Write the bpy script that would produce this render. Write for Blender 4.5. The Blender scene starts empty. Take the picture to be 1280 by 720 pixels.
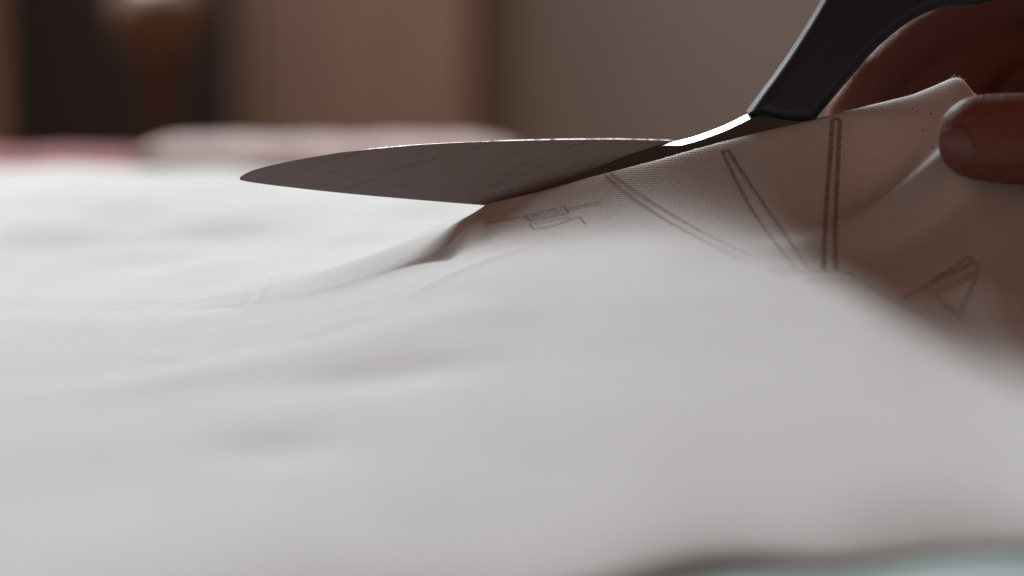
import bpy, bmesh, math, random
import numpy as np
from mathutils import Vector, Matrix
from mathutils.bvhtree import BVHTree
random.seed(4); rng = np.random.RandomState(7)
S = bpy.context.scene
COL = S.collection

# ---------------------------------------------------------------- camera numbers
PITCH = math.radians(8.0); H = 0.0818; FPX = 3048.0
cp, sp_ = math.cos(PITCH), math.sin(PITCH)
def ray(px, py):
    a = (px-640)/FPX; b = (360-py)/FPX
    return Vector((a, cp+sp_*b, -sp_+cp*b))
def at(px, py, y):                      # the point of the world at real distance y from the camera foot
    d = ray(px, py); s = y/d.y
    return Vector((d.x*s, y, H+d.z*s))
def on_z(px, py, z):
    d = ray(px, py); s = (z-H)/d.z
    return Vector((d.x*s, d.y*s, z))

# ---------------------------------------------------------------- helpers
def tag(o, label=None, cat=None, group=None, kind=None):
    if label: o['label'] = label
    if cat: o['category'] = cat
    if group: o['group'] = group
    if kind: o['kind'] = kind
    return o
def empty(name, loc, label, cat, group=None):
    o = bpy.data.objects.new(name, None); COL.objects.link(o); o.location = loc
    return tag(o, label, cat, group)
def link(name, me, mat, parent=None, smooth=True):
    me.name = name
    o = bpy.data.objects.new(name, me); COL.objects.link(o)
    if mat: me.materials.clear(); me.materials.append(mat)
    if smooth:
        me.polygons.foreach_set('use_smooth', [True]*len(me.polygons))
    if parent:
        o.parent = parent
        o.matrix_parent_inverse = Matrix.Translation(parent.location).inverted()
    return o
def mesh_obj(name, verts, faces, mat, parent=None, smooth=True):
    me = bpy.data.meshes.new(name); me.from_pydata([tuple(v) for v in verts], [], faces); me.update()
    return link(name, me, mat, parent, smooth)
def bake(o):
    """apply the modifiers of o"""
    dg = bpy.context.evaluated_depsgraph_get()
    me = bpy.data.meshes.new_from_object(o.evaluated_get(dg))
    o.modifiers.clear(); o.data = me
    return o
def box(name, lo, hi, mat, parent=None, bev=0.002, seg=2):
    bm = bmesh.new(); bmesh.ops.create_cube(bm, size=1)
    for v in bm.verts:
        v.co = Vector([lo[i]+(v.co[i]+.5)*(hi[i]-lo[i]) for i in range(3)])
    if bev: bmesh.ops.bevel(bm, geom=list(bm.edges), offset=bev, segments=seg, affect='EDGES', profile=.5)
    me = bpy.data.meshes.new(name); bm.to_mesh(me); bm.free()
    return link(name, me, mat, parent, False)

# ---------------------------------------------------------------- materials
def M(name):
    m = bpy.data.materials.new(name); m.use_nodes = True
    nt = m.node_tree; return m, nt, nt.nodes['Principled BSDF']
def N(nt, typ, **kw):
    n = nt.nodes.new(typ)
    for k, v in kw.items():
        if k in n.inputs.keys(): n.inputs[k].default_value = v
        else: setattr(n, k, v)
    return n
def math_n(nt, op, a, b=None):
    n = nt.nodes.new('ShaderNodeMath'); n.operation = op
    for i, v in enumerate((a, b)):
        if v is None: continue
        if isinstance(v, (int, float)): n.inputs[i].default_value = v
        else: nt.links.new(v, n.inputs[i])
    return n.outputs[0]
def simple(name, col, rough=.5, metal=0, nscale=20, var=.15, bump=0.0, spec=.5, dist=.001):
    m, nt, b = M(name)
    tc = N(nt, 'ShaderNodeTexCoord'); no = N(nt, 'ShaderNodeTexNoise', Scale=nscale, Detail=5.0)
    nt.links.new(tc.outputs['Object'], no.inputs['Vector'])
    mx = N(nt, 'ShaderNodeMix', data_type='RGBA')
    mx.inputs[6].default_value = (*[c*(1-var) for c in col], 1); mx.inputs[7].default_value = (*[min(1, c*(1+var)) for c in col], 1)
    nt.links.new(no.outputs['Fac'], mx.inputs[0]); nt.links.new(mx.outputs[2], b.inputs['Base Color'])
    b.inputs['Roughness'].default_value = rough; b.inputs['Metallic'].default_value = metal
    b.inputs['Specular IOR Level'].default_value = spec
    if bump:
        bp = N(nt, 'ShaderNodeBump', Strength=bump, Distance=dist)
        nt.links.new(no.outputs['Fac'], bp.inputs['Height']); nt.links.new(bp.outputs[0], b.inputs['Normal'])
    return m

def cloth_mat(name, col, pitch=.0008, contrast=.38, transl=.29):
    m, nt, b = M(name)
    uv = N(nt, 'ShaderNodeUVMap', uv_map='UVMap'); sx = N(nt, 'ShaderNodeSeparateXYZ')
    nz = N(nt, 'ShaderNodeTexNoise', Scale=350.0, Detail=2.0)
    vm = N(nt, 'ShaderNodeVectorMath', operation='SCALE'); vm.inputs['Scale'].default_value = .00022
    va = N(nt, 'ShaderNodeVectorMath', operation='ADD')
    nt.links.new(uv.outputs[0], nz.inputs['Vector']); nt.links.new(nz.outputs['Color'], vm.inputs[0])
    nt.links.new(uv.outputs[0], va.inputs[0]); nt.links.new(vm.outputs[0], va.inputs[1])
    nt.links.new(va.outputs[0], sx.inputs[0])
    k = 2*math.pi/pitch
    # threads run at about 35 degrees to the table edge (the cloth is cut on the bias)
    ca, sa = math.cos(.5), math.sin(.5)
    U = math_n(nt, 'ADD', math_n(nt, 'MULTIPLY', sx.outputs[0], ca*k), math_n(nt, 'MULTIPLY', sx.outputs[1], sa*k))
    V = math_n(nt, 'ADD', math_n(nt, 'MULTIPLY', sx.outputs[0], -sa*k), math_n(nt, 'MULTIPLY', sx.outputs[1], ca*k))
    su = math_n(nt, 'SINE', U); sv = math_n(nt, 'SINE', V)
    pr = math_n(nt, 'MULTIPLY', su, sv)
    h = math_n(nt, 'MULTIPLY_ADD', pr, .5); 
    h.node.inputs[2].default_value = .5
    n2 = N(nt, 'ShaderNodeTexNoise', Scale=60.0, Detail=4.0); nt.links.new(uv.outputs[0], n2.inputs['Vector'])
    n3 = N(nt, 'ShaderNodeTexNoise', Scale=1500.0, Detail=2.0); nt.links.new(uv.outputs[0], n3.inputs['Vector'])
    h2 = math_n(nt, 'ADD', h, math_n(nt, 'MULTIPLY', n3.outputs['Fac'], .6))
    mx = N(nt, 'ShaderNodeMix', data_type='RGBA')
    mx.inputs[6].default_value = (*[c*(1-contrast) for c in col], 1); mx.inputs[7].default_value = (*col, 1)
    nt.links.new(h, mx.inputs[0])
    mx2 = N(nt, 'ShaderNodeMix', data_type='RGBA', blend_type='MULTIPLY'); mx2.inputs[0].default_value = 1
    cr = N(nt, 'ShaderNodeMapRange'); cr.inputs['From Min'].default_value = .3; cr.inputs['From Max'].default_value = .7
    cr.inputs['To Min'].default_value = .95; cr.inputs['To Max'].default_value = 1.0
    nt.links.new(n2.outputs['Fac'], cr.inputs[0])
    nt.links.new(mx.outputs[2], mx2.inputs[6]); nt.links.new(cr.outputs[0], mx2.inputs[7])
    nt.links.new(mx2.outputs[2], b.inputs['Base Color'])
    b.inputs['Roughness'].default_value = .85; b.inputs['Specular IOR Level'].default_value = .25
    b.inputs['Sheen Weight'].default_value = .12; b.inputs['Sheen Roughness'].default_value = .4
    bp = N(nt, 'ShaderNodeBump', Strength=.7, Distance=.00014)
    nt.links.new(h2, bp.inputs['Height']); nt.links.new(bp.outputs[0], b.inputs['Normal'])
    tr = N(nt, 'ShaderNodeBsdfTranslucent'); tr.inputs['Color'].default_value = (col[0], col[1]*.60, col[2]*.44, 1)
    ms = N(nt, 'ShaderNodeMixShader'); ms.inputs[0].default_value = transl
    out = nt.nodes['Material Output']
    nt.links.new(b.outputs[0], ms.inputs[1]); nt.links.new(tr.outputs[0], ms.inputs[2]); nt.links.new(ms.outputs[0], out.inputs['Surface'])
    return m

def steel_mat(name, col, rough, streak_dir, streak=.5):
    """brushed steel: fine scratches along streak_dir (in the x-z plane)"""
    m, nt, b = M(name)
    tc = N(nt, 'ShaderNodeTexCoord')
    mp = N(nt, 'ShaderNodeMapping', vector_type='TEXTURE'); mp.inputs['Rotation'].default_value = (0, streak_dir, 0); mp.inputs['Scale'].default_value = (1/16, 1/16, 1/2000)
    nt.links.new(tc.outputs['Object'], mp.inputs[0])
    no = N(nt, 'ShaderNodeTexNoise', Scale=1.0, Detail=3.0); nt.links.new(mp.outputs[0], no.inputs['Vector'])
    mp2 = N(nt, 'ShaderNodeMapping', vector_type='TEXTURE'); mp2.inputs['Rotation'].default_value = (0, streak_dir+.12, 0); mp2.inputs['Scale'].default_value = (1/30, 1/30, 1/3400)
    nt.links.new(tc.outputs['Object'], mp2.inputs[0])
    n2 = N(nt, 'ShaderNodeTexNoise', Scale=1.0, Detail=1.0); nt.links.new(mp2.outputs[0], n2.inputs['Vector'])
    s = math_n(nt, 'ADD', math_n(nt, 'MULTIPLY', no.outputs['Fac'], .6), math_n(nt, 'MULTIPLY', n2.outputs['Fac'], .4))
    mr = N(nt, 'ShaderNodeMapRange'); mr.inputs['From Min'].default_value = .35; mr.inputs['From Max'].default_value = .68
    mr.inputs['To Min'].default_value = rough*(1-streak*.4); mr.inputs['To Max'].default_value = min(1, rough*(1+streak))
    nt.links.new(s, mr.inputs[0]); nt.links.new(mr.outputs[0], b.inputs['Roughness'])
    mx = N(nt, 'ShaderNodeMix', data_type='RGBA')
    mx.inputs[6].default_value = (*[c*.85 for c in col], 1); mx.inputs[7].default_value = (*[c*1.16 for c in col], 1)
    mr2 = N(nt, 'ShaderNodeMapRange'); mr2.inputs['From Min'].default_value = .35; mr2.inputs['From Max'].default_value = .65
    nt.links.new(s, mr2.inputs[0]); nt.links.new(mr2.outputs[0], mx.inputs[0])
    nt.links.new(mx.outputs[2], b.inputs['Base Color'])
    b.inputs['Metallic'].default_value = 1
    bp = N(nt, 'ShaderNodeBump', Strength=.25*streak, Distance=.00003)
    nt.links.new(s, bp.inputs['Height']); nt.links.new(bp.outputs[0], b.inputs['Normal'])
    return m

def wood_mat(name, c1, c2, scale=(1, 1, 12), rough=.5):
    m, nt, b = M(name)
    tc = N(nt, 'ShaderNodeTexCoord'); mp = N(nt, 'ShaderNodeMapping'); mp.inputs['Scale'].default_value = scale
    nt.links.new(tc.outputs['Object'], mp.inputs[0])
    no = N(nt, 'ShaderNodeTexNoise', Scale=6.0, Detail=8.0, Distortion=1.2); nt.links.new(mp.outputs[0], no.inputs['Vector'])
    mx = N(nt, 'ShaderNodeMix', data_type='RGBA'); mx.inputs[6].default_value = (*c1, 1); mx.inputs[7].default_value = (*c2, 1)
    mr = N(nt, 'ShaderNodeMapRange'); mr.inputs['From Min'].default_value = .35; mr.inputs['From Max'].default_value = .65
    nt.links.new(no.outputs['Fac'], mr.inputs[0]); nt.links.new(mr.outputs[0], mx.inputs[0]); nt.links.new(mx.outputs[2], b.inputs['Base Color'])
    b.inputs['Roughness'].default_value = rough
    return m

def skin_mat(name, col=(.185, .057, .041)):
    m, nt, b = M(name)
    tc = N(nt, 'ShaderNodeTexCoord')
    n1 = N(nt, 'ShaderNodeTexNoise', Scale=90.0, Detail=5.0); vo = N(nt, 'ShaderNodeTexVoronoi', Scale=1600.0)
    mp = N(nt, 'ShaderNodeMapping'); mp.inputs['Scale'].default_value = (1.5, .35, .35)
    wv = N(nt, 'ShaderNodeTexNoise', Scale=700.0, Detail=2.0)
    nt.links.new(tc.outputs['Object'], n1.inputs['Vector']); nt.links.new(tc.outputs['Object'], vo.inputs['Vector'])
    nt.links.new(tc.outputs['Object'], mp.inputs[0]); nt.links.new(mp.outputs[0], wv.inputs['Vector'])
    mx = N(nt, 'ShaderNodeMix', data_type='RGBA')
    mx.inputs[6].default_value = (col[0]*.85, col[1]*.78, col[2]*.75, 1); mx.inputs[7].default_value = (col[0]*1.1, col[1]*1.15, col[2]*1.1, 1)
    nt.links.new(n1.outputs['Fac'], mx.inputs[0]); nt.links.new(mx.outputs[2], b.inputs['Base Color'])
    b.inputs['Roughness'].default_value = .5
    b.inputs['Subsurface Weight'].default_value = .25; b.inputs['Subsurface Radius'].default_value = (1, .3, .15); b.inputs['Subsurface Scale'].default_value = .003
    hh = math_n(nt, 'ADD', math_n(nt, 'MULTIPLY', vo.outputs['Distance'], .5), wv.outputs['Fac'])
    bp = N(nt, 'ShaderNodeBump', Strength=.35, Distance=.0005); nt.links.new(hh, bp.inputs['Height']); nt.links.new(bp.outputs[0], b.inputs['Normal'])
    return m

white_cloth = cloth_mat('white_cloth', (.76, .755, .75))
ink, nt, b = M('brown_ink')
b.inputs['Roughness'].default_value = .9; b.inputs['Specular IOR Level'].default_value = .1
b.inputs['Base Color'].default_value = (.17, .10, .085, 1)
uvn = N(nt, 'ShaderNodeTexCoord'); nn = N(nt, 'ShaderNodeTexNoise', Scale=2200.0, Detail=2.0); nt.links.new(uvn.outputs['Object'], nn.inputs['Vector'])
at_ = N(nt, 'ShaderNodeAttribute', attribute_name='ink'); mr = N(nt, 'ShaderNodeMapRange')
mr.inputs['From Min'].default_value = .34; mr.inputs['From Max'].default_value = .6; mr.inputs['To Min'].default_value = .35; mr.inputs['To Max'].default_value = .72
nt.links.new(nn.outputs['Fac'], mr.inputs[0])
al = math_n(nt, 'MULTIPLY', mr.outputs[0], at_.outputs['Fac']); nt.links.new(al, b.inputs['Alpha'])

blade_steel = steel_mat('brushed_steel', (.26, .222, .22), .34, math.radians(-20), 1.1)
shank_steel = steel_mat('polished_steel', (.10, .108, .104), .26, math.radians(-18), .5)
black_plastic = simple('black_plastic', (.008, .010, .016), .42, nscale=2500, var=.1, bump=.25, dist=.00008)
skin = skin_mat('skin'); 
nail_m = simple('nail', (.175, .066, .058), .38, nscale=200, var=.08)

# ---------------------------------------------------------------- the white cloth being cut
CUT_X = at(610, 257, .498).x
YN, YF = .4950, .5045                     # near / far lips of the slit
crest_px = [(-400, 436), (-50, 432), (60, 424), (150, 412), (240, 395), (330, 371), (400, 346), (500, 310), (560, 286), (590, 270), (604, 261), (610, 257.6), (680, 238.5), (740, 220.5), (820, 200), (867, 186.5),
            (955, 163), (1012, 150), (1045, 141.5), (1110, 126), (1140, 118.5), (1170, 106), (1190, 97), (1203, 100), (1213, 118), (1235, 128), (1300, 136), (1400, 170), (1600, 280), (2000, 380)]
cr = [at(px, py, .4965) for px, py in crest_px]
def smoothstep(a, b, x):
    t = np.clip((x-a)/(b-a), 0, 1); return t*t*(3-2*t)
CX = np.array([c.x for c in cr]); CZ = np.array([c.z for c in cr])
base_px = [(-500, 440), (0, 428), (200, 412), (330, 392), (420, 370), (520, 343), (600, 324), (660, 323), (720, 319), (780, 316), (850, 318), (950, 333), (1040, 356), (1120, 398), (1200, 438), (1280, 454), (1400, 478), (1700, 520)]
YB = .470
bp_ = [at(px, py, YB) for px, py in base_px]
BX = np.array([c.x for c in bp_]); BZ = np.array([c.z for c in bp_])
def smooth_interp(x, X, Z, r):
    out = 0
    for k, w in ((-1, .25), (-.5, .5), (0, .5), (.5, .5), (1, .25)): out = out+w*np.interp(x+k*r, X, Z)
    return out/2.0
# smooth noise: a few random plane waves per octave
def waves(x, y, scale, n, seed, ax=1, ay=1):
    r = np.random.RandomState(seed); o = 0
    for i in range(n):
        a = r.rand()*math.tau; k = math.tau/scale*(.6+.8*r.rand()); p = r.rand()*math.tau
        o = o+np.sin(k*(math.cos(a)*x*ax+math.sin(a)*y*ay)+p)
    return o/math.sqrt(n)
def bump(x, y, cx, cy, sx, sy, rot, h):
    c, s = math.cos(rot), math.sin(rot); u = (x-cx)*c+(y-cy)*s; v = -(x-cx)*s+(y-cy)*c
    return h*np.exp(-.5*((u/sx)**2+(v/sy)**2))
dents = []
for px, py, sx, sy, rot, h, z in ((480, 462, .012, .006, -.1, -.0016, .012), (350, 548, .008, .006, -.7, -.0014, .008), (560, 420, .016, .006, .5, .0003, .013),
                                  (260, 470, .02, .006, .3, .0008, .008), (720, 520, .02, .012, .1, .0004, .01), (620, 385, .012, .006, -.5, .0003, .015), (200, 330, .03, .02, .5, -.0018, .004),
                                  (700, 400, .02, .006, .2, .0002, .016), (120, 600, .02, .02, .4, -.001, .006), (330, 300, .015, .009, .7, .0008, .004), (255, 305, .04, .008, .45, -.0018, .004)):
    p = on_z(px, py, z); dents.append((p.x, p.y, sx, sy, rot, h))
creases = []
for (ax, ay), (bx, by), z, h, wd in (((418, 300), (468, 356), .016, .00035, .0007), ((300, 388), (425, 352), .013, .0004, .0007), ((40, 408), (150, 436), .004, .0004, .0008),
                                 ((150, 452), (240, 470), .006, .0004, .0009), ((520, 372), (640, 352), .017, .0005, .0010), ((340, 440), (470, 428), .010, .0005, .0012),
                                 ((30, 350), (330, 338), .005, .0004, .0012), ((250, 322), (385, 282), .006, .0007, .0016)):
    p, q = on_z(ax, ay, z), on_z(bx, by, z)
    creases.append(((p.x+q.x)/2, (p.y+q.y)/2, (q-p).length*.36, wd, math.atan2(q.y-p.y, q.x-p.x), h*.6))
def basez(x, y):
    z = smooth_interp(x, BX, BZ, .006)
    t = np.clip((YB-y)/.19, -.3, 1)
    tp = .5*(t+np.sqrt(t*t+.14**2))
    zz = z*(1-np.clip(tp, 0, 1))**1.5*1.05+.0008*smoothstep(0, 1, t)
    zz = zz+.0002*waves(x, y, .08, 5, 3, 1, .7)+.00005*waves(x, y, .018, 7, 5, .7, 1.3)*smoothstep(.38, .47, y)*(1-smoothstep(-.03, .0, x))
    for d in dents+creases: zz = zz+bump(x, y, *d)
    return zz
fold = at(1165, 252, .478)
def near_z(x, y, yc):
    hr = smooth_interp(x, CX, CZ, .0012)
    b = basez(x, y); s = np.maximum(yc-y, 0)
    w = np.interp(x, [-.12, -.03, CUT_X, .03, .06, .075, .1, .16], [.016, .0095, .0066, .0090, .0115, .017, .029, .034])
    soft = np.interp(x, [-.05, CUT_X, .02], [1, .6, .15])
    K = np.exp(soft-np.sqrt(soft*soft+(s/w)**2))
    z = b+(hr-basez(x, yc))*K
    # left of the slit the cloth lies over the lower blade: a rounded, lit shoulder and then a short steep fall
    s0 = np.interp(x, [-.12, -.05, -.012, CUT_X], [.021, .020, .016, .003])
    fade = smoothstep(-.10, -.03, x)
    zl = hr-.30*s-.0006*fade*smoothstep(s0, s0+.0035, s)
    t2 = smoothstep(s0+.002, s0+.016, s)
    zl = zl*(1-t2)+b*t2
    wl = 1-smoothstep(CUT_X-.005, CUT_X+.004, x)
    z = z*(1-wl)+zl*wl
    # folds that run from the pinching thumb into the cloth
    m = smoothstep(.0, .012, s)
    z = z+bump(x, y, fold.x-.002, fold.y+.001, .013, .0026, .28, .0060)*m
    z = z+bump(x, y, at(1010, 215, .487).x, .487, .004, .008, .1, .0018)*m
    z = z+bump(x, y, at(1100, 210, .486).x, .486, .006, .006, .3, -.0012)*m
    z = z+bump(x, y, at(1240, 300, .47).x, .472, .012, .004, .5, .0010)
    return z
def far_z(x, y, yc):
    hr = smooth_interp(x, CX, CZ, .0012)
    t = smoothstep(CUT_X, CUT_X+.02, x)
    hr = hr*(1-t)+t*np.minimum(hr-.006, .026-np.clip(x-.05, 0, 1)*.25)
    b = .003+.0022*(1+waves(x, y, .12, 5, 11, 1, .6))*smoothstep(.5, .6, y)+.0008*waves(x, y, .05, 6, 12)
    for d in dents+creases: b = b+bump(x, y, *d)
    s = np.maximum(y-yc, 0); wf = np.interp(x, [-.1, 0, .03], [.035, .03, .018])
    K = np.exp(.8-np.sqrt(.64+(s/wf)**2))
    b0 = .003
    wr = .0001*waves(x, y, .016, 7, 21, .5, 1.6)*np.exp(-s/.05)
    return b+(hr-np.interp(x, [-1, 1], [b0, b0]))*K-(b-b0)*np.exp(-s/.01)+wr*smoothstep(0, .006, s)
xs = np.concatenate([np.linspace(-.34, -.12, 60, endpoint=False), np.linspace(-.12, .13, 560, endpoint=False), np.linspace(.13, .34, 50)])
xs[np.argmin(abs(xs-CUT_X))] = CUT_X; xs.sort(); icut = int(np.argmin(abs(xs-CUT_X)))
nx = len(xs)
# near edge of the sheet (where the teal mat shows), measured on the table
edge_px = [(-900, 900), (400, 760), (640, 752), (760, 734), (840, 710), (900, 699), (960, 697), (1050, 699), (1120, 688), (1200, 677), (1300, 676), (1500, 690), (2000, 700)]
ep = [on_z(px, py+1, .001) for px, py in edge_px]; EX = np.array([p.x for p in ep]); EY = np.array([p.y for p in ep])
ynear = smooth_interp(xs, EX, EY, .004)
far_px = [(-700, 213), (0, 213), (200, 209), (420, 203), (640, 200), (900, 205), (2200, 215)]
fp = [on_z(px, py, .006) for px, py in far_px]
yfar = smooth_interp(xs, np.array([p.x for p in fp]), np.array([p.y for p in fp]), .03)
tt = smoothstep(CUT_X, CUT_X+.012, xs)
back = .007*(1-smoothstep(CUT_X-.016, CUT_X-.001, xs))
ycN = .498+(YN-.498)*tt+back; ycF = .498+(YF-.498)*tt+back
# rows: v in 0..1, dense towards the crest
v1 = np.concatenate([np.linspace(0, .5, 90, endpoint=False), np.linspace(.5, 1, 330)])
v2 = np.concatenate([np.linspace(0, .25, 150, endpoint=False), np.linspace(.25, 1, 150)])
X1 = np.repeat(xs[:, None], len(v1), 1); Y1 = ynear[:, None]+(ycN-ynear)[:, None]*v1[None]
Z1 = near_z(X1, Y1, ycN[:, None])
# the near lip of the sheet lies a little proud of the mat and curls
Z1 = Z1+.0006*np.exp(-(Y1-ynear[:, None])/.02)*(1+.5*np.sin(X1*90))+.0025
lip = np.exp(-(Y1-ynear[:, None])/.012); Z1 = Z1*(1-lip)+lip*np.minimum(Z1, .0008+.0008*np.sin(X1*75))
X2 = np.repeat(xs[:, None], len(v2), 1); Y2 = ycF[:, None]+(yfar-ycF)[:, None]*v2[None]
Z2 = far_z(X2, Y2, ycF[:, None])+.0025
Z2 -= .0012*np.exp(-(yfar[:, None]-Y2)/.01)
g = smoothstep(-.105, -.02, xs)[:, None]
Z1[:, -1] -= .0025*g[:, 0]; Z2[:, 0] -= .0025*g[:, 0]
k = np.exp(-(ycN[:, None]-Y1)/.004); Z1[:, :-1] -= .0025*k[:, :-1]*g
k = np.exp(-(Y2-ycF[:, None])/.02); Z2[:, 1:] -= .0025*k[:, 1:]*g
L = icut+1
Z2[:L, 0] = Z1[:L, -1]; Y2[:L, 0] = Y1[:L, -1]
# the ridge dies away to the left: there the sheet spans the crest in one smooth curve
for i in range(L):
    wgt = float(1-smoothstep(-.072, -.018, xs[i]))
    if wgt <= 0: continue
    yc_ = ycN[i]; R_ = .045
    ya, yb = yc_-R_, yc_+R_
    za, za2 = np.interp([ya, ya-.004], Y1[i], Z1[i]); zb, zb2 = np.interp([yb, yb+.004], Y2[i], Z2[i])
    ma, mb = (za-za2)/.004*(yb-ya), (zb2-zb)/.004*(yb-ya)
    for Yr, Zr in ((Y1, Z1), (Y2, Z2)):
        u = (Yr[i]-ya)/(yb-ya); m_ = (u > 0) & (u < 1); uu = u[m_]
        hz = (2*uu**3-3*uu**2+1)*za+(uu**3-2*uu**2+uu)*ma+(3*uu**2-2*uu**3)*zb+(uu**3-uu**2)*mb
        fine = .00025*waves(X1[i, 0], Yr[i][m_], .03, 5, 51)+.00007*waves(X1[i, 0]*.6, Yr[i][m_], .009, 6, 52)
        Zr[i][m_] = Zr[i][m_]*(1-wgt)+(hz+fine*np.sin(math.pi*uu))*wgt
# frayed lip: tiny ragged steps along the cut
fr = (rng.rand(nx)-.5)*.00035; Z1[L+2:, -1] += fr[L+2:]
n1, n2 = len(v1), len(v2)
V = np.concatenate([np.stack([X1, Y1, Z1], -1).reshape(-1, 3), np.stack([X2, Y2, Z2], -1).reshape(-1, 3)])
# unrolled coordinates for the weave
def arc(Y, Z): 
    d = np.sqrt(np.diff(Y, axis=1)**2+np.diff(Z, axis=1)**2); return np.concatenate([np.zeros((Y.shape[0], 1)), np.cumsum(d, 1)], 1)
A1 = arc(Y1, Z1); A1 = A1-A1[:, -1:]+.5; A2 = arc(Y2, Z2)+.5
UV = np.concatenate([np.stack([X1, A1], -1).reshape(-1, 2), np.stack([X2, A2], -1).reshape(-1, 2)])
def vid2(i, j):
    if j == 0 and i <= icut: return i*n1+n1-1
    return nx*n1+i*n2+j
F = []
for i in range(nx-1):
    a = i*n1; b_ = a+n1
    F += [(a+j, b_+j, b_+j+1, a+j+1) for j in range(n1-1)]
    F += [(vid2(i, j), vid2(i+1, j), vid2(i+1, j+1), vid2(i, j+1)) for j in range(n2-1)]
me = bpy.data.meshes.new('cloth'); me.from_pydata(V.tolist(), [], F); me.update()
uvl = me.uv_layers.new(name='UVMap'); li = np.empty(len(me.loops), np.int32); me.loops.foreach_get('vertex_index', li)
uvl.data.foreach_set('uv', UV[li].astype(np.float32).ravel())
cloth = link('white_cloth', me, white_cloth)
tag(cloth, 'creased white woven cloth with brown printed lines, slit by the scissors', 'cloth')
BVH = BVHTree.FromObject(cloth, bpy.context.evaluated_depsgraph_get())
sol = cloth.modifiers.new('thickness', 'SOLIDIFY'); sol.thickness = .00028; sol.offset = -1

# printed marks, laid on the weave as thin ink
def hit(px, py):
    d = ray(px, py).normalized(); r = BVH.ray_cast(Vector((0, 0, H)), d)
    return r[0], r[1]
def mark(pts, wpx, name='printed_line', strength=1.0, fade=None, closed=False):
    """a printed line along image-measured points, width in px (1 px = .16 mm on the cloth)"""
    P = []
    if closed: pts = pts+[pts[0]]
    for (x0, y0), (x1, y1) in zip(pts, pts[1:]):
        n = max(2, int(math.hypot(x1-x0, y1-y0)/2.5))
        P += [(x0+(x1-x0)*k/n, y0+(y1-y0)*k/n) for k in range(n)]
    P.append(pts[-1])
    vs, ink_v, prev = [], [], None
    W = wpx*.000164*.62
    ptsw = []
    for i, (px, py) in enumerate(P):
        h, nrm = hit(px, py)
        if h is None: continue
        if nrm.dot(ray(px, py)) > 0: nrm = -nrm
        ptsw.append((h, nrm, i/(len(P)-1)))
    for i, (h, nrm, f) in enumerate(ptsw):
        t = (ptsw[min(i+1, len(ptsw)-1)][0]-ptsw[max(i-1, 0)][0])
        side = t.cross(nrm)
        if side.length < 1e-9: side = Vector((1, 0, 0))
        side.normalize(); w = W*(.85+.3*random.random())
        for sgn in (-1, 1): vs.append(h+nrm*.00016+side*w*sgn)
        st = strength*.88*(1 if fade is None else fade[0]+(fade[1]-fade[0])*f)
        ink_v += [st, st]
    fs = [(2*i, 2*i+1, 2*i+3, 2*i+2) for i in range(len(vs)//2-1)]
    o = mesh_obj(name, vs, fs, ink, cloth)
    a = o.data.attributes.new('ink', 'FLOAT', 'POINT'); a.data.foreach_set('value', ink_v)
    return o
# long double lines
mark([(756, 219), (775, 236), (797, 252), (835, 277), (877, 300), (924, 324), (985, 345)], 3.0, strength=.85, fade=(1, .2))
mark([(763, 217), (783, 232), (807, 248), (844, 271), (886, 295), (930, 317), (992, 340)], 3.0, strength=.85, fade=(1, .2))
mark([(994, 337), (985, 324), (968, 303), (952, 281), (937, 258), (924, 234), (912, 210), (903, 190)], 3.6, strength=.9, fade=(.3, 1))
mark([(902, 190), (910, 188)], 2.5, strength=.8)
mark([(1010, 337), (1004, 329), (992, 309), (980, 291), (962, 266), (943, 238), (925, 212), (910, 188)], 3.6, strength=.9, fade=(.3, 1))
mark([(1029, 337), (1031, 290), (1034, 240), (1038, 190), (1040.5, 150)], 4.6, strength=1, fade=(.75, .95))
mark([(1040, 149), (1050, 149)], 3.0, strength=.9)
mark([(1044, 337), (1044, 290), (1045.5, 240), (1048, 190), (1050, 150)], 4.6, strength=1, fade=(.75, .95))
# seam line at the foot of the verticals
mark([(962, 339), (1010, 340), (1052, 339), (1070, 347)], 3, strength=.45)
mark([(1005, 351), (1040, 349), (1066, 352), (1110, 372), (1150, 395), (1190, 415)], 3, strength=.35)
mark([(1060, 339), (1100, 365), (1140, 386), (1200, 408)], 3, strength=.3)
# the small folded-ribbon drawing near the cut
mark([(607, 280), (632, 275), (655, 271)], 2.0, 'printed_motif', .8)
mark([(655, 271), (680, 264.5), (706, 258.5), (711, 266), (688, 271), (664, 276)], 2.2, 'printed_motif', .85, closed=True)
mark([(658, 273.5), (708, 262.5)], 1.8, 'printed_motif', .7)
mark([(708, 262), (730, 257), (752, 252.5)], 2.0, 'printed_motif', .85)
mark([(661, 279), (667, 286.5), (690, 283), (716, 273), (725, 271.5), (732, 281)], 2.2, 'printed_motif', .75)
mark([(664, 281), (712, 271)], 1.8, 'printed_motif', .6)
# its twin at the right
mark([(1128, 374), (1155, 360), (1210, 322), (1225, 335), (1218, 345), (1178, 366), (1155, 361)], 3.2, 'printed_motif', .65)
mark([(1165, 356), (1216, 330)], 5, 'printed_motif', .5)
mark([(1160, 350), (1212, 331)], 4, 'printed_motif', .35)
mark([(1172, 362), (1220, 339)], 5, 'printed_motif', .4)
mark([(1170, 366), (1182, 384), (1200, 390), (1222, 345)], 3.2, 'printed_motif', .55)
mark([(1182, 384), (1205, 402)], 3.2, 'printed_motif', .45)
# pin holes
for px, py in ((1146, 140), (1164, 143), (1154, 163), (1166, 185), (1141, 137)):
    mark([(px-1.2, py-.6), (px+1.2, py+.6)], 2.2, 'pin_hole', .9)

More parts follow.
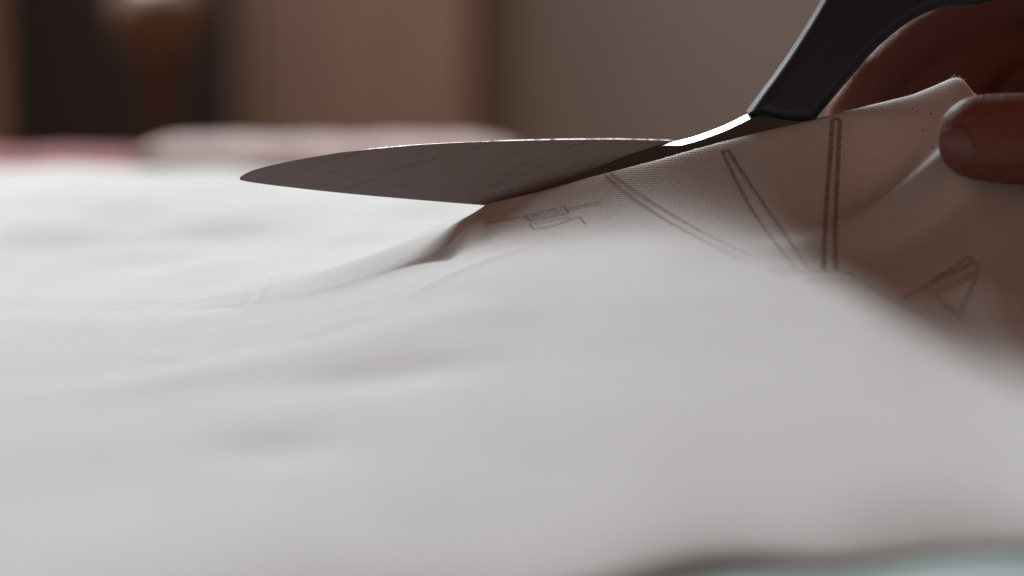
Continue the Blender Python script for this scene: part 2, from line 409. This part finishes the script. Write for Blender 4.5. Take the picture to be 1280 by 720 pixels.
# loose threads along the frayed corner and the cut
def tube(name, pts, r, mat, parent):
    vs, fs = [], []
    for i, p in enumerate(pts):
        t = (pts[min(i+1, len(pts)-1)]-pts[max(i-1, 0)]).normalized()
        a = t.orthogonal().normalized(); b2 = t.cross(a)
        for q in range(5):
            an = math.tau*q/5; vs.append(p+(a*math.cos(an)+b2*math.sin(an))*r)
    for i in range(len(pts)-1):
        for q in range(5): fs.append((i*5+q, i*5+(q+1) % 5, (i+1)*5+(q+1) % 5, (i+1)*5+q))
    return vs, fs
def threads(specs, name):
    VV, FF = [], []
    for p0, d, ln in specs:
        pts = [p0+d*(ln*k/4)+Vector((math.sin(k+ln*9e3)*.0002, 0, math.cos(k*1.3+ln*5e3)*.00012)) for k in range(5)]
        v, f = tube(name, pts, .00004, None, None); n = len(VV); VV += v; FF += [tuple(q+n for q in g) for g in f]
    mesh_obj(name, VV, FF, thread_m, cloth)
thread_m = simple('thread', (.72, .70, .68), .8, nscale=3000)
sp = []
for k in range(34):
    px = 1186+26*random.random(); py = np.interp(px, [1186, 1192, 1203, 1212], [99, 97, 101, 118])
    sp.append((at(px, py+1.5, YN), Vector((random.uniform(-.1, .9), random.uniform(-.4, .3), random.uniform(.2, .8))).normalized(), random.uniform(.0003, .0011)))
threads(sp, 'frayed_fringe')
sp = []
for k in range(40):
    px = random.uniform(1015, 1190); i = np.interp(at(px, 120, YN).x, CX, CZ)
    sp.append((Vector((at(px, 120, YN).x, YN, i-.0002)), Vector((random.uniform(-.7, .7), random.uniform(-.3, .3), 1)).normalized(), random.uniform(.0002, .0006)))
threads(sp, 'cut_fringe')

# ---------------------------------------------------------------- scissors
sc = empty('scissors', at(872, 210, .4995), 'open steel scissors with black handles cutting the white cloth', 'scissors')
def interp_list(L, xs_): return np.interp(xs_, [p[0] for p in L], [p[1] for p in L])
def blade(name, top, bot, y_in, sgn, th_top, th_bot, mat, n=110, tilt=None):
    """sgn +1: body grows away from the camera (flat inner face in view); -1: body grows towards it"""
    xs_ = np.linspace(top[0][0], top[-1][0], n)
    t = np.interp(xs_, [p[0] for p in top], [p[1] for p in top]); bt = interp_list(bot, xs_)
    # smooth the measured outline
    for _ in range(3):
        t[1:-1] = (t[:-2]+2*t[1:-1]+t[2:])/4; bt[1:-1] = (bt[:-2]+2*bt[1:-1]+bt[2:])/4
    vs, fs = [], []; m = 9
    for i, px in enumerate(xs_):
        T = at(px, t[i], y_in); Bq = at(px, bt[i], y_in); d = Bq-T; h = d.length
        tt_ = float(np.interp(px, [q[0] for q in th_top], [q[1] for q in th_top])); tb = float(np.interp(px, [q[0] for q in th_bot], [q[1] for q in th_bot]))
        tt_ = min(tt_, h*.6); tb = min(tb, h*.5)
        tl = tilt(px) if tilt else .12
        drop = tt_*tl
        def q(f, y, dz=0): 
            p = T.lerp(Bq, f); return Vector((p.x, y_in+sgn*y, p.z+dz))
        vs += [q(0, 0, -drop*.0), q(0, tt_*.12, 0.00004), q(0, tt_*.9, -drop), q(0, tt_, -drop-.00012), q(.4, tt_+(tb-tt_)*.5 if tb > tt_ else tt_*.95), q(.72, (tt_+tb)*.5 if tb < .001 else tt_+(tb-tt_)*.8), q(1, tb, .0001), q(1, tb*.5), q(1, 0)]
    for i in range(n-1):
        for k_ in range(m): fs.append((i*m+k_, i*m+(k_+1) % m, (i+1)*m+(k_+1) % m, (i+1)*m+k_))
    fs.append(tuple(range(m))); fs.append(tuple((n-1)*m+k_ for k_ in reversed(range(m))))
    o = mesh_obj(name, vs, fs, mat, sc)
    bm = bmesh.new(); bm.from_mesh(o.data); bmesh.ops.recalc_face_normals(bm, faces=bm.faces); bm.to_mesh(o.data); bm.free()
    o.data.polygons.foreach_set('use_smooth', [True]*len(o.data.polygons))
    o.data.set_sharp_from_angle(angle=math.radians(9))
    return o
topA = [(300, 221.5), (303, 218), (315, 213.5), (330, 209), (370, 200), (420, 191.5), (470, 185.5), (520, 181), (580, 177.8), (640, 176), (700, 174.8), (770, 174.3), (838, 175.8), (880, 184), (930, 200), (1010, 222), (1060, 240)]
botA = [(300, 225), (304, 226.5), (340, 231.5), (400, 238.5), (450, 243.5), (500, 248), (560, 253), (610, 257), (700, 262), (800, 262), (880, 262), (1010, 280), (1060, 290)]
bA = blade('blade', topA, botA, .4998, +1, [(300, .00015), (440, .0004), (540, .0016), (700, .0030), (1060, .0034)], [(300, .0002), (700, .0003), (860, .003), (1060, .0034)], blade_steel, 140, tilt=lambda px: float(np.interp(px, [480, 620], [.6, -.02])))
bA['label'] = 'broad upper blade with flat brushed inner face in view'
topB = [(322, 392), (400, 370), (500, 335), (560, 308), (590, 283), (610, 260), (680, 235.5), (740, 212.5), (785, 194.5), (826, 181.5), (870, 170), (905, 157), (945, 137), (960, 128), (985, 112), (1010, 104)]
botB = [(322, 396), (450, 384), (600, 325), (740, 268), (850, 232), (910, 208), (945, 190), (960, 172), (985, 168), (1010, 158)]
bB = blade('blade', topB, botB, .4996, -1, [(322, .0002), (780, .0004), (825, .0008), (850, .0030), (985, .0032)], [(322, .0006), (700, .0022), (850, .0046), (985, .0046)], shank_steel, 140, tilt=lambda px: float(np.interp(px, [820, 850, 945], [.1, .24, .26])))
bB['label'] = 'lower blade passing under the cloth, its shank edge catching the light'
# ground bevel of the lower blade: a slightly proud strip behind the cutting edge
# handles
def handle(name, outline, hole, yc, half, mat):
    cu = bpy.data.curves.new(name, 'CURVE'); cu.dimensions = '2D'; cu.fill_mode = 'BOTH'
    cu.extrude = half-.0024; cu.bevel_depth = .0024; cu.bevel_resolution = 4
    O = at(1000, 100, yc)
    for pts, sharp in ((outline, True), (hole, False)):
        if not pts: continue
        s = cu.splines.new('BEZIER'); s.bezier_points.add(len(pts)-1); s.use_cyclic_u = True; s.resolution_u = 12
        for bp2, q in zip(s.bezier_points, pts):
            w = at(q[0], q[1], yc)-O; bp2.co = (w.x, w.z, 0)
            hv = 'VECTOR' if len(q) > 2 else 'AUTO'; bp2.handle_left_type = bp2.handle_right_type = hv
    ob = bpy.data.objects.new(name+'_c', cu); COL.objects.link(ob)
    ob.matrix_world = Matrix.Translation(O) @ Matrix.Rotation(math.pi/2, 4, 'X')
    bpy.context.view_layer.update()
    dg = bpy.context.evaluated_depsgraph_get()
    me = bpy.data.meshes.new_from_object(ob.evaluated_get(dg)); me.transform(ob.matrix_world)
    bpy.data.objects.remove(ob)
    o = link(name, me, mat, sc); me.set_sharp_from_angle(angle=math.radians(40))
    return o
# outline shrunk by the 2.2 mm round-over (13 px)
up_out = [(959, 130, 1), (987, 92), (1015, 50), (1047, -4), (1080, -70), (1130, -150), (1230, -215), (1360, -215), (1440, -130), (1430, -60), (1350, -24), (1265, -20), (1208, -8), (1156, 0), (1094, 40), (1050, 88), (1010, 136, 1), (985, 135)]
up_hole = [(1150, -75), (1200, -135), (1280, -160), (1350, -150), (1380, -110), (1350, -75), (1270, -65), (1200, -62)]
hB = handle('handle', up_out, up_hole, .4975, .0044, black_plastic)
hB['label'] = 'upper handle rising out of the picture'
lo_out = [(1010, 222), (1060, 225), (1120, 215), (1200, 200), (1320, 190), (1440, 200), (1500, 270), (1440, 350), (1300, 370), (1180, 330), (1100, 300), (1040, 295), (1010, 285)]
lo_hole = [(1180, 255), (1260, 235), (1370, 235), (1420, 275), (1370, 320), (1280, 325), (1210, 300)]
lo_out = [(x, y+14) for x, y in lo_out]; lo_hole = [(x, y+14) for x, y in lo_hole]
hA = handle('handle', lo_out, lo_hole, .5085, .0045, black_plastic)
# pivot screw
bm = bmesh.new(); bmesh.ops.create_cone(bm, cap_ends=True, segments=40, radius1=.0042, radius2=.0036, depth=.0012)
bmesh.ops.rotate(bm, verts=bm.verts, matrix=Matrix.Rotation(math.pi/2, 3, 'X')); pc = at(868, 222, .4952); bmesh.ops.translate(bm, verts=bm.verts, vec=pc)
me = bpy.data.meshes.new('screw'); bm.to_mesh(me); bm.free(); link('pivot_screw', me, shank_steel, sc, False)

# ---------------------------------------------------------------- hands
def sphere_chain(bm, chain, sub=14):
    for (p0, r0), (p1, r1) in zip(chain, chain[1:]):
        n = max(2, int((p1-p0).length/.0012))
        for k in range(n+1):
            f = k/n; c = p0.lerp(p1, f); r = r0+(r1-r0)*f
            if k in (0, n) or k % 1 == 0:
                m = Matrix.Translation(c) @ Matrix.Scale(r, 4)
                bmesh.ops.create_icosphere(bm, subdivisions=2, radius=1, matrix=m)
def hand(name, chains, label, flat=None):
    bm = bmesh.new()
    for ch in chains: sphere_chain(bm, ch)
    me = bpy.data.meshes.new(name); bm.to_mesh(me); bm.free()
    o = link(name, me, skin)
    r = o.modifiers.new('r', 'REMESH'); r.mode = 'VOXEL'; r.voxel_size = .0011; r.use_smooth_shade = True
    s = o.modifiers.new('s', 'SMOOTH'); s.factor = .5; s.iterations = 8
    bake(o); o.data.materials.clear(); o.data.materials.append(skin)
    o.data.polygons.foreach_set('use_smooth', [True]*len(o.data.polygons))
    tag(o, label, 'hand'); return o
def c(px, py, y, r): return (at(px, py, y), r)
# the hand that pinches the cloth (thumb in front, fingers behind and under the flap)
wr = c(1880, 300, .53, .026)
pl = c(1600, 235, .512, .016)
near_hand = hand('hand', [
    [c(1225, 172.5, .4790, .0088), c(1262, 173, .4785, .0093), c(1330, 176, .478, .0094), c(1400, 186, .480, .0105), c(1490, 205, .488, .0125), c(1620, 240, .505, .017), wr],
    [c(1232, 205, .515, .0072), c(1290, 185, .517, .0078), c(1380, 150, .528, .0088), c(1530, 150, .54, .011), c(1700, 200, .54, .016), wr],
    [c(1250, 262, .520, .0072), c(1310, 240, .525, .0080), c(1390, 205, .540, .009), c(1540, 200, .556, .0115), c(1700, 240, .55, .017), wr],
    [c(1300, 310, .525, .0068), c(1340, 290, .532, .0074), c(1410, 260, .550, .0085), c(1550, 255, .568, .011), c(1700, 290, .56, .016), wr],
    [c(1360, 350, .525, .006), c(1390, 335, .535, .0065), c(1450, 315, .555, .0078), c(1570, 310, .575, .010), c(1700, 330, .565, .015), wr],
    [wr, c(2150, 330, .545, .027), c(2400, 350, .56, .031)]],
    'bare hand pinching the raised corner of the cloth, thumb in front')
# thumbnail: a curved plate hugging the lower left of the thumb tip
def nail(parent,  centre, axis, up, w, l, R, thick=.0003):
    axis = axis.normalized(); up = (up-axis*up.dot(axis)).normalized(); side = axis.cross(up)
    vs, fs = [], []; nu, nv = 14, 12
    for j in range(nv+1):
        v = j/nv
        hw = w*(max(.004, 1-abs(2*v-1)**2.6))**.5
        for i in range(nu+1):
            u = (i/nu*2-1)*hw; an = u/R
            p = centre+axis*((v-.5)*l)+side*(math.sin(an)*R)+up*((math.cos(an)-1)*R-.0012*(v-.4)**2)
            vs.append(p)
    for j in range(nv):
        for i in range(nu): a = j*(nu+1)+i; fs.append((a, a+1, a+nu+2, a+nu+1))
    bv = BVHTree.FromObject(parent, bpy.context.evaluated_depsgraph_get()); nv2 = []
    for v in vs:
        loc, nrm, _, _ = bv.find_nearest(v); nv2.append(loc.lerp(v, .25)+nrm*.00012)
    vs = nv2
    o = mesh_obj('fingernail', vs, fs, nail_m, parent)
    s = o.modifiers.new('t', 'SOLIDIFY'); s.thickness = thick; s.offset = 0
    return o
tip = at(1190, 184, .4748)
nail(near_hand, at(1191, 187, .4730), Vector((-.70, .30, -.20)), Vector((-.62, -.66, -.36)), .0046, .0088, .0070)

# the hand that works the scissors, behind the flap
wr2 = c(1760, -60, .60, .027)
far_hand = hand('hand', [
    [c(1072, 142, .532, .0072), c(1106, 98, .532, .0082), c(1165, 48, .533, .0092), c(1270, -15, .540, .0110), c(1450, -60, .555, .013), c(1600, -90, .575, .019), wr2],
    [c(1160, 150, .526, .0075), c(1210, 80, .534, .0098), c(1290, 45, .548, .0110), c(1450, 20, .568, .012), c(1600, -20, .585, .018), wr2],
    [c(1270, 190, .524, .0072), c(1290, 130, .535, .0085), c(1350, 100, .555, .0095), c(1480, 70, .575, .012), c(1610, 20, .590, .017), wr2],
    [c(1370, 210, .530, .0065), c(1390, 160, .542, .0075), c(1430, 140, .560, .0085), c(1520, 110, .580, .011), c(1620, 50, .595, .016), wr2],
    [c(1255, -95, .492, .0088), c(1300, -110, .500, .0098), c(1390, -130, .520, .0110), c(1500, -110, .548, .015), c(1620, -80, .575, .020), wr2],
    [wr2, c(1950, -120, .64, .028), c(2150, -160, .68, .031)]],
    'bare hand working the scissors, fingers dim behind the lifted cloth')
nail(far_hand, at(1251, -100, .4835), Vector((-1, .1, .15)), Vector((0, -1, .2)), .0055, .0105, .0078)

# dark knitted sleeves out of view, added to block ambient light from the hands
shade_sleeve_m = simple('burgundy_knit', (.055, .016, .02), .95, nscale=900, var=.3, bump=.6, dist=.0006)
def sleeve(parent, a, b2, r0, r1):
    d = (b2-a); t = d.normalized(); u = t.orthogonal().normalized(); v = t.cross(u); vs, fs = [], []; n = 40; m = 30
    for j in range(m+1):
        f = j/m; r = r0+(r1-r0)*f+.0022*math.sin(f*31)*(1-.5*f)
        if j == 0: r = r0*.93
        for i in range(n): a_ = math.tau*i/n; vs.append(a+d*f+(u*math.cos(a_)+v*math.sin(a_))*(r+.0012*math.sin(3*a_+f*14)))
    for j in range(m):
        for i in range(n): fs.append((j*n+i, j*n+(i+1) % n, (j+1)*n+(i+1) % n, (j+1)*n+i))
    o = mesh_obj('sleeve', vs, fs, shade_sleeve_m, parent); k = o.modifiers.new('t', 'SOLIDIFY'); k.thickness = .0025
sleeve(near_hand, at(1850, 300, .53), at(2450, 350, .565), .036, .046)
sleeve(far_hand, at(1720, -50, .598), at(2350, -190, .70), .037, .048)

# ---------------------------------------------------------------- table, mat and the things behind
table_m = wood_mat('table_wood', (.20, .085, .04), (.30, .14, .07), (1, 14, 14))
tb = box('table_top', (-.75, .02, -.034), (.75, 1.0, -.004), table_m, None, .003); tb.name = 'table'
tag(tb, 'brown wooden table carrying the mat and the cloths', 'table')
mat_m = simple('teal_rubber', (.165, .22, .21), .6, nscale=400, var=.06, bump=.1)
mt = box('cutting_mat', (-.42, .10, -.0037), (.46, .80, -.0007), mat_m, None, .001)
tag(mt, 'pale teal cutting mat showing past the near edge of the white cloth', 'cutting mat')
# puffed, folded cloths lying beyond the white one
def heap(name, px0, px1, y0, y1, h, mat, seed, label, cat='cloth', edge=.03):
    x0 = at(px0, 200, (y0+y1)/2).x; x1 = at(px1, 200, (y0+y1)/2).x
    nxh, nyh = 160, 70; vs, fs = [], []
    gx, gy = np.meshgrid(np.linspace(0, 1, nxh), np.linspace(0, 1, nyh), indexing='ij')
    XX = x0+(x1-x0)*gx; YY = y0+(y1-y0)*gy
    e = np.minimum.reduce([(XX-x0)/edge, (x1-XX)/edge, (YY-y0)/.02, (y1-YY)/.03]); e = np.clip(e, 0, 1)
    ZZ = -.0037+(h+.0003*waves(XX, YY, .09, 5, seed)+.0004*waves(XX, YY, .035, 5, seed+1))*np.sqrt(e*(2-e))
    YY = YY+.006*waves(XX, YY*0, .12, 4, seed+2)
    Vv = np.stack([XX, YY, ZZ], -1).reshape(-1, 3).tolist()
    for i in range(nxh-1):
        for j in range(nyh-1): a = i*nyh+j; fs.append((a, a+nyh, a+nyh+1, a+1))
    # underside
    ring = [i*nyh for i in range(nxh)]+[(nxh-1)*nyh+j for j in range(1, nyh)]+[i*nyh+nyh-1 for i in range(nxh-2, -1, -1)]+[j for j in range(nyh-2, 0, -1)]
    fs.append(tuple(reversed(ring)))
    o = mesh_obj(name, Vv, fs, mat); tag(o, label, cat); return o
pink_m = simple('pink_cloth', (.32, .225, .21), .9, nscale=60, var=.10, bump=.3, dist=.002)
red_m = simple('red_cloth', (.17, .026, .028), .9, nscale=60, var=.12, bump=.3, dist=.002)
heap('folded_cloth', 165, 648, .925, .995, .0095, pink_m, 31, 'pale pink folded cloth blurred behind the white one')
heap('folded_cloth', -420, 185, .905, .985, .0062, red_m, 41, 'crimson folded cloth blurred at the far left of the table')

# background at about two metres
wall_m = simple('wall_paint', (.315, .28, .245), .9, nscale=1.3, var=.04)
w = box('wall', (-1.8, 2.35, -1.0), (1.8, 2.45, 1.6), wall_m, None, .004); tag(w, kind='structure')
cab_m = wood_mat('cabinet_wood', (.31, .195, .14), (.375, .245, .18), (6, 6, 1.2), .6)
def X(px, y): return at(px, 80, y).x
cb = empty('wooden_cabinet', (X(420, 2.28), 2.3, -.8), 'reddish brown wooden cupboard blurred behind the scissor tip', 'cupboard')
box('side_panel', (X(283, 2.28), 2.275, -.8), (X(312, 2.28), 2.345, .5), cab_m, cb, .003)
box('door', (X(314, 2.28), 2.28, -.79), (X(590, 2.28), 2.305, .49), cab_m, cb, .004)
box('cupboard_body', (X(314, 2.28), 2.308, -.8), (X(590, 2.28), 2.345, .5), cab_m, cb, .003)
dark_m = simple('dark_paint', (.030, .027, .023), .7, nscale=6, var=.2)
dk = box('dark_screen', (X(5, 2.1), 2.12, -.8), (X(284, 2.1), 2.16, .5), dark_m, None, .004)
tag(dk, 'tall dark board standing left of the wooden cupboard', 'board')
cab2 = box('wooden_post', (X(-60, 2.1), 2.10, -.8), (X(2, 2.1), 2.17, .5), cab_m, None, .003); tag(cab2, 'squared brown post at the extreme left edge beside the dark board', 'post')
# turned stand with a round knob
knob_m = wood_mat('turned_wood', (.20, .125, .085), (.28, .175, .12), (8, 8, 1), .45)
stem_m = wood_mat('stem_wood', (.11, .065, .042), (.15, .085, .055), (8, 8, 1), .5)
K0 = at(198, 18, 1.62)
kb = empty('turned_stand', (K0.x, K0.y, -.5), 'turned wooden stand with a round orange brown knob before the dark board', 'stand')
def lathe(name, prof, cx, cy, mat, parent, n=40):
    vs, fs = [], []
    for z, r in prof:
        for i in range(n): a = math.tau*i/n; vs.append((cx+r*math.cos(a), cy+r*math.sin(a), z))
    for j in range(len(prof)-1):
        for i in range(n): fs.append((j*n+i, j*n+(i+1) % n, (j+1)*n+(i+1) % n, (j+1)*n+i))
    fs.append(tuple(reversed(range(n)))); fs.append(tuple((len(prof)-1)*n+i for i in range(n)))
    return mesh_obj(name, vs, fs, mat, parent)
R = .031
lathe('knob', [(K0.z-R*math.cos(a), max(.0005, R*math.sin(a))) for a in np.linspace(.3, math.pi, 22)], K0.x, K0.y, knob_m, kb)
lathe('stem', [(-.5, .011), (K0.z-R-.012, .011), (K0.z-R-.006, .016), (K0.z-R-.001, .012), (K0.z-R+.003, .010)], K0.x, K0.y, stem_m, kb)
lathe('base', [(-.515, .09), (-.505, .09), (-.50, .03)], K0.x, K0.y, stem_m, kb)

# ---------------------------------------------------------------- light, world, camera
wd = bpy.data.worlds.new('World'); S.world = wd; wd.use_nodes = True
bg = wd.node_tree.nodes['Background']; bg.inputs[0].default_value = (1.0, .52, .36, 1); bg.inputs[1].default_value = .175
def area(name, loc, target, sx, sy, power, col):
    l = bpy.data.lights.new(name, 'AREA'); l.shape = 'RECTANGLE'; l.size = sx; l.size_y = sy; l.energy = power; l.color = col
    o = bpy.data.objects.new(name, l); COL.objects.link(o); o.location = loc
    o.rotation_euler = (Vector(target)-Vector(loc)).to_track_quat('-Z', 'Y').to_euler(); return o
area('fill_light', (-.30, 1.85, 1.60), (0, .36, 0), .5, .45, 30, (.91, .97, 1.0))  # added fill lamp, high at the back, to brighten the foreground cloth
area('window_light', (-.58, 2.2, 1.28), (0, .40, 0), .8, .75, 84, (.87, .965, 1.0))
cam = bpy.data.cameras.new('Camera'); co = bpy.data.objects.new('Camera', cam); COL.objects.link(co)
co.location = (0, 0, H); co.rotation_euler = (math.pi/2-PITCH, 0, 0)
cam.sensor_width = 36; cam.lens = 36*FPX/1280; cam.clip_start = .01; cam.clip_end = 50
cam.dof.use_dof = True; cam.dof.focus_distance = .4975; cam.dof.aperture_fstop = 5.8
S.camera = co
S.view_settings.view_transform = 'Standard'; S.view_settings.look = 'None'; S.view_settings.gamma = 1; S.view_settings.exposure = 0
S.view_settings.use_curve_mapping = False
S.cycles.use_denoising = True
